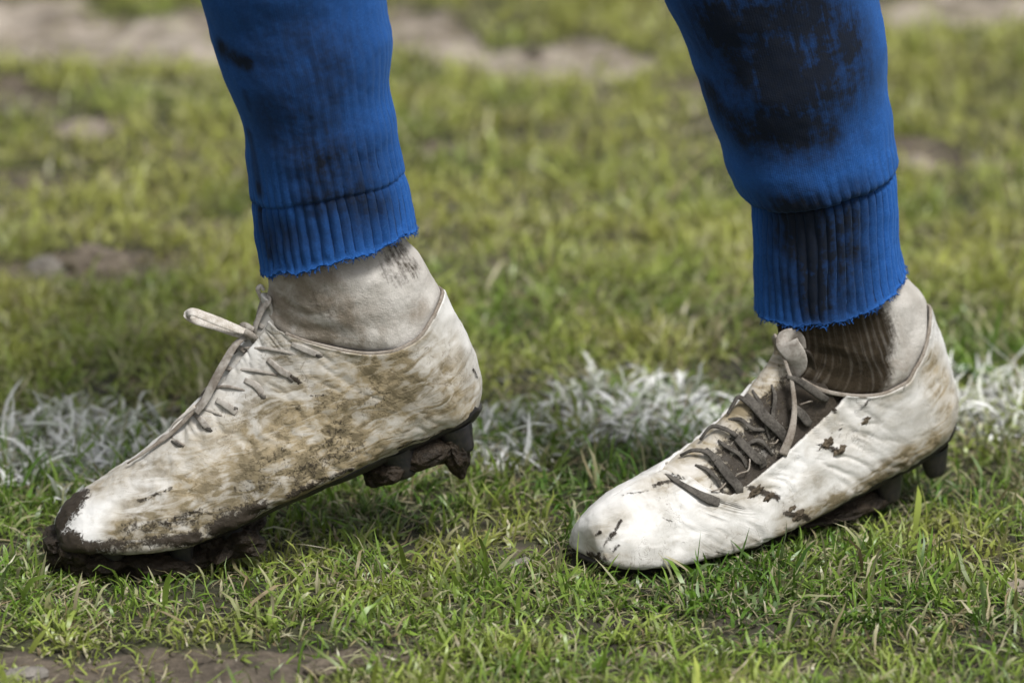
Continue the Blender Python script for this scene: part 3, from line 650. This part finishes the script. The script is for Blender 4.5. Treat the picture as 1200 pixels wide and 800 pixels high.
bow = [lp(296,388,kz), lp(282,382,kz-.004), lp(262,372,kz-.009), lp(240,362,kz-.012), lp(226,358,kz-.010), lp(221,364,kz-.006), lp(230,371,kz-.003), lp(252,378,kz-.002), lp(278,388,kz), lp(294,393,kz)]
lace_obj('lace_bow', [ribbon(bow, [.003, .006, .0068, .006, .0055, .006, .0066, .006, .003], .0011, [(-.1, -.75, .65)]*4, 90, 10)], MLW, bootF)
lace_obj('lace_end', [ribbon([lp(294,388,kz), lp(276,400,kz-.004), lp(262,420,kz-.007), lp(250,440,kz-.009), lp(238,462,kz-.010), lp(228,476,kz-.010)], [.003, .005, .0062, .0066, .006, .0045], .0014, [(-.6, -.8, .3)]*3)], MTW, bootF)
lace_obj('lace_end', [ribbon([lp(240,460,kz-.006), lp(220,482,kz-.006), lp(200,503,kz-.004), lp(178,520,kz-.002), lp(150,540,kz)], [.0040, .0034, .003, .0024, .0012], .0012, [(-.6, -.8, .3)]*3)], MLIN, bootF)
lace_obj('lace_end', [ribbon([lp(228,470,kz-.006), lp(212,484,kz-.004), lp(202,497,kz), lp(199,510,kz)], [.0028, .0022, .0016, .0010], .001, [(-.6, -.8, .3)]*3)], MLW, bootF)
lace_obj('lace_knot', [ribbon([lp(287,384,-.008), lp(297,391,-.008), lp(296,398,0), lp(286,392,.004), lp(288,382,0), lp(298,384,-.006)], [.005, .006, .006, .005], .003, [(-.5, -.8, .3)]*3)], MTW, bootF)
tab = [lp(298,396,-.004), lp(300,380,-.006), lp(308,360,-.006), lp(316,348,-.008), lp(313,352,.004), lp(307,370,.005), lp(304,390,.004)]
lace_obj('pull_tab', [ribbon(tab, [.004, .005, .005, .004], .0015, [(-.8, -.5, .2)]*3)], MTW, bootF)
lace_obj('loose_thread', [ribbon([lp(313,362,.006), lp(309,350,.006), lp(306,342,.005), lp(309,338,.004), lp(313,342,.003)], [.0022, .003, .0036, .0034, .002], .0022, [(-.8, -.5, .2)]*3)], MLW, bootF)

# ------------------------------------------------------------------ grass
# clearance under the boots, so that blades do not grow through leather
CELL = .006; cx0, cy0 = -.5, -.4; nxg, nyg = 170, 150; clear = np.full((nxg, nyg), 9.)
for ft in (front, rear):
    for k in (ft.world(ft.P(ft.gv, ft.gt, np.full(len(ft.gv), .006))),):
        k = k[k[:,2] < .2]
        ii = ((k[:,0]-cx0)/CELL).astype(int); jj = ((k[:,1]-cy0)/CELL).astype(int)
        ok = (ii >= 0)&(ii < nxg)&(jj >= 0)&(jj < nyg); np.minimum.at(clear, (ii[ok], jj[ok]), k[ok, 2])
def clearance(xy):
    ii = ((xy[:,0]-cx0)/CELL).astype(int); jj = ((xy[:,1]-cy0)/CELL).astype(int)
    ok = (ii >= 0)&(ii < nxg)&(jj >= 0)&(jj < nyg); o = np.full(len(xy), 9.); o[ok] = clear[ii[ok], jj[ok]]; return o
GREEN = np.array([(.032,.085,.007),(.062,.145,.011),(.112,.220,.020),(.190,.290,.046),(.125,.185,.065)])
STRAW = np.array([(.36,.31,.17),(.46,.42,.27),(.28,.22,.12),(.26,.26,.10)])
def blades(xy, n_seg, L, W, t0, kap, az, tint_mix, rng, face=None, z0=None):
    n = len(xy); z = height(xy) if z0 is None else z0; root = np.c_[xy, z-.002]
    faz = az+np.pi/2+rng.normal(0, .6, n) if face is None else face
    tw = rng.normal(0, .7, n); wob = np.cumsum(rng.normal(0, .55, (n, n_seg+1)), axis=1)
    p = root.copy(); rowsV = []; prof = np.interp(np.linspace(0, 1, n_seg+1), [0, .15, .5, .8, 1], [.7, .95, 1, .72, .0])
    hcol = []
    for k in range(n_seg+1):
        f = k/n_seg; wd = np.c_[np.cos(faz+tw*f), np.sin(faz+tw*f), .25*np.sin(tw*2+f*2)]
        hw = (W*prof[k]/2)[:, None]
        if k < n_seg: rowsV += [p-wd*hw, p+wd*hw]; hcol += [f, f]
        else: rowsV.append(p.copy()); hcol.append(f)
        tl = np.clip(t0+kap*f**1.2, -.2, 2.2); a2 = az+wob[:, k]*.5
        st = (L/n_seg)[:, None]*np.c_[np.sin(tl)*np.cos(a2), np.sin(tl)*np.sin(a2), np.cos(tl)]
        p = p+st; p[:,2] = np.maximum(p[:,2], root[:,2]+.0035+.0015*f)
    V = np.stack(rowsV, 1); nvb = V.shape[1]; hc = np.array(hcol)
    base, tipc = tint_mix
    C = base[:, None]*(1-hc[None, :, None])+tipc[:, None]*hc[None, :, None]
    idx = np.arange(n)[:, None]*nvb
    Q = np.concatenate([idx+np.array([[2*k, 2*k+1, 2*k+3, 2*k+2]]) for k in range(n_seg-1)]) if n_seg > 1 else np.zeros((0, 4), int)
    T = idx+np.array([[2*n_seg-2, 2*n_seg-1, 2*n_seg]])
    return V.reshape(-1, 3), Q, T, C.reshape(-1, 3)
def scatter(x0, x1, y0, y1, dens, rng, tuft=.7):
    A = (x1-x0)*(y1-y0)*1e4; n = int(A*dens); nt = max(1, int(n*tuft/11))
    tc = np.c_[rng.uniform(x0, x1, nt), rng.uniform(y0, y1, nt)]; k = rng.integers(0, nt, int(n*tuft))
    offv = rng.normal(0, .0075, (len(k), 2)); a = tc[k]+offv; az = np.arctan2(offv[:,1], offv[:,0])+rng.normal(0, .7, len(k))
    m_ = n-len(k); b = np.c_[rng.uniform(x0, x1, m_), rng.uniform(y0, y1, m_)]
    return np.r_[a, b], np.r_[az, rng.uniform(-np.pi, np.pi, m_)]
def grow(zones, rng):
    PV, PQ, PT, PC, o = [], [], [], [], 0; WV, WQ, WT, WC, wo_ = [], [], [], [], 0
    for (x0, x1, y0, y1, dens, seg, lsc, wsc, hole) in zones:
        xy, az = scatter(x0, x1, y0, y1, dens, rng)
        if hole is not None:
            k = ~((xy[:,0] > hole[0])&(xy[:,0] < hole[1])&(xy[:,1] > hole[2])&(xy[:,1] < hole[3])); xy, az = xy[k], az[k]
        b = bareness(xy); thin = sstep(-.45, .25, fbm(xy, 13, 3, 77))
        k = rng.uniform(0, 1, len(xy)) < np.clip(1-b*1.08, .05, 1)*(.45+.55*thin); xy, az, b = xy[k], az[k], b[k]
        n = len(xy); lm = .72+.55*(.5+.5*fbm(xy, 6.5, 3, 21))
        L = np.clip(rng.lognormal(math.log(.0150), .45, n), .006, .042)*lm*lsc*(1-.45*np.clip(b, 0, 1))
        W = np.clip(rng.normal(.0017, .0006, n), .0007, .0036)*wsc
        t0 = np.abs(rng.normal(.42, .42, n)); kap = np.abs(rng.normal(1.2, .9, n))
        flat = rng.uniform(0, 1, n) < (.30+.35*np.clip(b, 0, 1)); t0[flat] = rng.uniform(.9, 1.5, flat.sum()); kap[flat] = rng.uniform(-.2, .6, flat.sum())
        br_ = rng.uniform(0, 1, n) < .06; W[br_] *= 1.6; L[br_] *= 1.25
        th_ = rng.uniform(0, 1, n) < .12; L[th_] *= 1.8; W[th_] *= .5; t0[th_] = rng.uniform(1.0, 1.5, th_.sum()); flat = flat | th_
        # trodden turf leans over around the boots
        cl = clearance(xy); L = np.where(cl < 5, np.minimum(L, np.clip(cl-.001, .004, 1)), L)
        # colour of each blade
        u = fbm(xy, 7, 4, 31)*2.4+rng.normal(0, .5, n); gi = np.clip(((u+1.2)/2.4)*3.99, 0, 3.99); i0 = gi.astype(int); fr = (gi-i0)[:, None]
        g = GREEN[i0]*(1-fr)+GREEN[np.minimum(i0+1, 3)]*fr; g = np.where((rng.uniform(0, 1, n) < .12)[:, None], GREEN[4], g)
        yel_haze = np.clip(.02+.9*sstep(.15, .9, xy[:,1])+1.1*fbm(xy, 10, 3, 91), 0, 1)[:, None]*.72  # patchy yellowing; with distance it also paints in the background's pale haze
        g = g*(1-yel_haze)+np.array([.46,.45,.115])*yel_haze
        dead = rng.uniform(0, 1, n) < np.where(th_, .8, np.where(flat, .28, .05))+.15*sstep(.1, -.5, fbm(xy, 13, 3, 77))
        s = STRAW[rng.integers(0, 4, n)]*rng.uniform(.6, 1.1, n)[:, None]
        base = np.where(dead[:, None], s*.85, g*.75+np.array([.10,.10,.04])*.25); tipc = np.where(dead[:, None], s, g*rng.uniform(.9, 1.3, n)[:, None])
        dry = (rng.uniform(0, 1, n) < .17)[:, None]; tipc = np.where(dry, STRAW[1]*.9, tipc)
        # painted boundary line
        d = np.abs(line_dist(xy))/LHW+fbm(xy, 13, 4, 61)*1.25+rng.normal(0, .22, n)
        wht = (d < .95)&(rng.uniform(0, 1, n) < .56)
        p1 = rng.uniform(.78, .97, n)[:, None]*np.array([1., 1.0, .985])
        bw = base.copy(); bw = np.where(rng.uniform(0, 1, n)[:, None] < .45, p1*.9, base*.8+p1*.2)
        t0 = np.where(wht, t0+.3, t0); W = np.where(wht, W*1.35, W); L = np.where(wht & (cl > 5), L*1.3, L)
        for sel, (bc, tc_) in ((~wht, (base, tipc)), (wht, (bw, p1))):
            if sel.sum() == 0: continue
            wb = 1.0 if sel is not wht else 1.0
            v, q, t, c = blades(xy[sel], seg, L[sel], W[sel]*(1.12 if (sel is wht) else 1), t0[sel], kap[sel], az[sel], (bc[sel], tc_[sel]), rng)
            if np.array_equal(sel, wht):
                WV.append(v); WQ.append(q+wo_); WT.append(t+wo_); WC.append(c); wo_ += len(v)
            else:
                PV.append(v); PQ.append(q+o); PT.append(t+o); PC.append(c); o += len(v)
    cat = np.concatenate
    return (cat(PV), cat(PQ), cat(PT), cat(PC)), (cat(WV), cat(WQ), cat(WT), cat(WC))
core = (-.46, .46, -.34, .75); mid = (-.62, .62, -.34, 1.75)
zones = [(*core, 11.5, 4, 1.0, 1.0, None), (*mid, 6.0, 3, 1.1, 1.2, core), (-1.5, 1.5, -1.1, 2.6, 1.05, 3, 1.1, 1.7, mid)]
Gn, Wn = grow(zones, np.random.default_rng(5))
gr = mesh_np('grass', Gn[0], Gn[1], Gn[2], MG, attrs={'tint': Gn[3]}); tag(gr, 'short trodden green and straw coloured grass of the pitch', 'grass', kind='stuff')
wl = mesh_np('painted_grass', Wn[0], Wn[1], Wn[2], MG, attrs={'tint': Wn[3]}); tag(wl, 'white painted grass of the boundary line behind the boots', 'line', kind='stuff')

# ------------------------------------------------------------------ clods, stones and a weed on the turf
MCL = {n_: mat_plain('clod_'+n_, a_, b_, 40, .9, .8, .004) for n_, a_, b_ in (('grey', (.12,.108,.092), (.23,.21,.185)), ('brown', (.085,.066,.046), (.17,.14,.105)), ('pale', (.15,.125,.095), (.27,.23,.185)), ('dark', (.035,.028,.02), (.08,.065,.048)))}
def clod(px, py, wpx, hpx, kind, seed, label, name='mud_clod', cat='mud clod', dep=.8):
    g = atg(px, py); rx = wpx/1750./2*(np.linalg.norm(g-C0)/DIST); rz = hpx/1750./2
    o = blob(name, (0, 0, 0), (rx, rx*dep, rz), seed, None, MCL[kind], 0, .32, 4, 1.3)
    o.location = (g[0], g[1], float(height(np.array([[g[0], g[1]]]))[0])+rz*.12); tag(o, label, cat); return o
clod(54, 312, 48, 44, 'grey', 101, 'grey mud clod near the left edge, left of a browner clod')
clod(114, 308, 72, 44, 'brown', 102, 'brown mud clod right of the grey one, left of the front leg')
clod(100, 158, 66, 40, 'pale', 103, 'pale blurred mud clod higher up at the left')
clod(1072, 182, 56, 34, 'pale', 104, 'pale blurred mud clod right of the rear sock')
clod(1166, 186, 24, 22, 'brown', 105, 'small brown mud clod near the right edge of the far grass')
clod(624, 54, 18, 20, 'dark', 106, 'tiny dark mud clod on the pale bare patch between the legs')
clod(612, 664, 28, 18, 'grey', 107, 'small grey stone in the grass between the two boots', 'stone', 'stone')
clod(1188, 690, 40, 22, 'pale', 108, 'pale tan mud clod at the lower right edge')
clod(385, 786, 48, 22, 'brown', 109, 'brown mud clod at the bottom edge below the front boot')
clod(28, 786, 46, 14, 'grey', 110, 'flat grey mud clod in the bottom left corner')

# broad-leaved weed behind the rear heel
MLEAF = mat_plain('weed_leaf', (.035, .085, .012), (.070, .135, .024), 60, .45, .4, .001)
gw = atg(1134, 452); weed = bpy.data.objects.new('weed', None); col.objects.link(weed)
weed.location = (gw[0], gw[1], float(height(gw[None, :2])[0])); tag(weed, 'small broad-leaved dark green weed behind the heel of the rear boot', 'weed')
for az_, ln, tl in ((.3, .026, .5), (2.3, .022, .7), (4.2, .024, .9), (5.4, .018, .4), (1.3, .020, .3)):
    n_, k_ = 12, 5; u_ = np.linspace(0, 1, n_)[:, None]; q_ = np.linspace(-1, 1, k_)[None, :]
    hw_ = .0075*np.sin(np.pi*np.clip(u_*.93+.05, 0, 1))**.8*(ln/.024); r_ = ln*u_*np.cos(tl)+0*q_; z_ = ln*np.sin(tl)*u_-.010*u_**2+.0022*np.abs(q_)*np.sin(np.pi*u_)+.004
    V_ = np.stack([r_*math.cos(az_)-hw_*q_*math.sin(az_), r_*math.sin(az_)+hw_*q_*math.cos(az_), z_], -1).reshape(-1, 3)
    mesh_np('leaf', V_, grid_faces(n_, k_), mat=MLEAF, parent=weed)
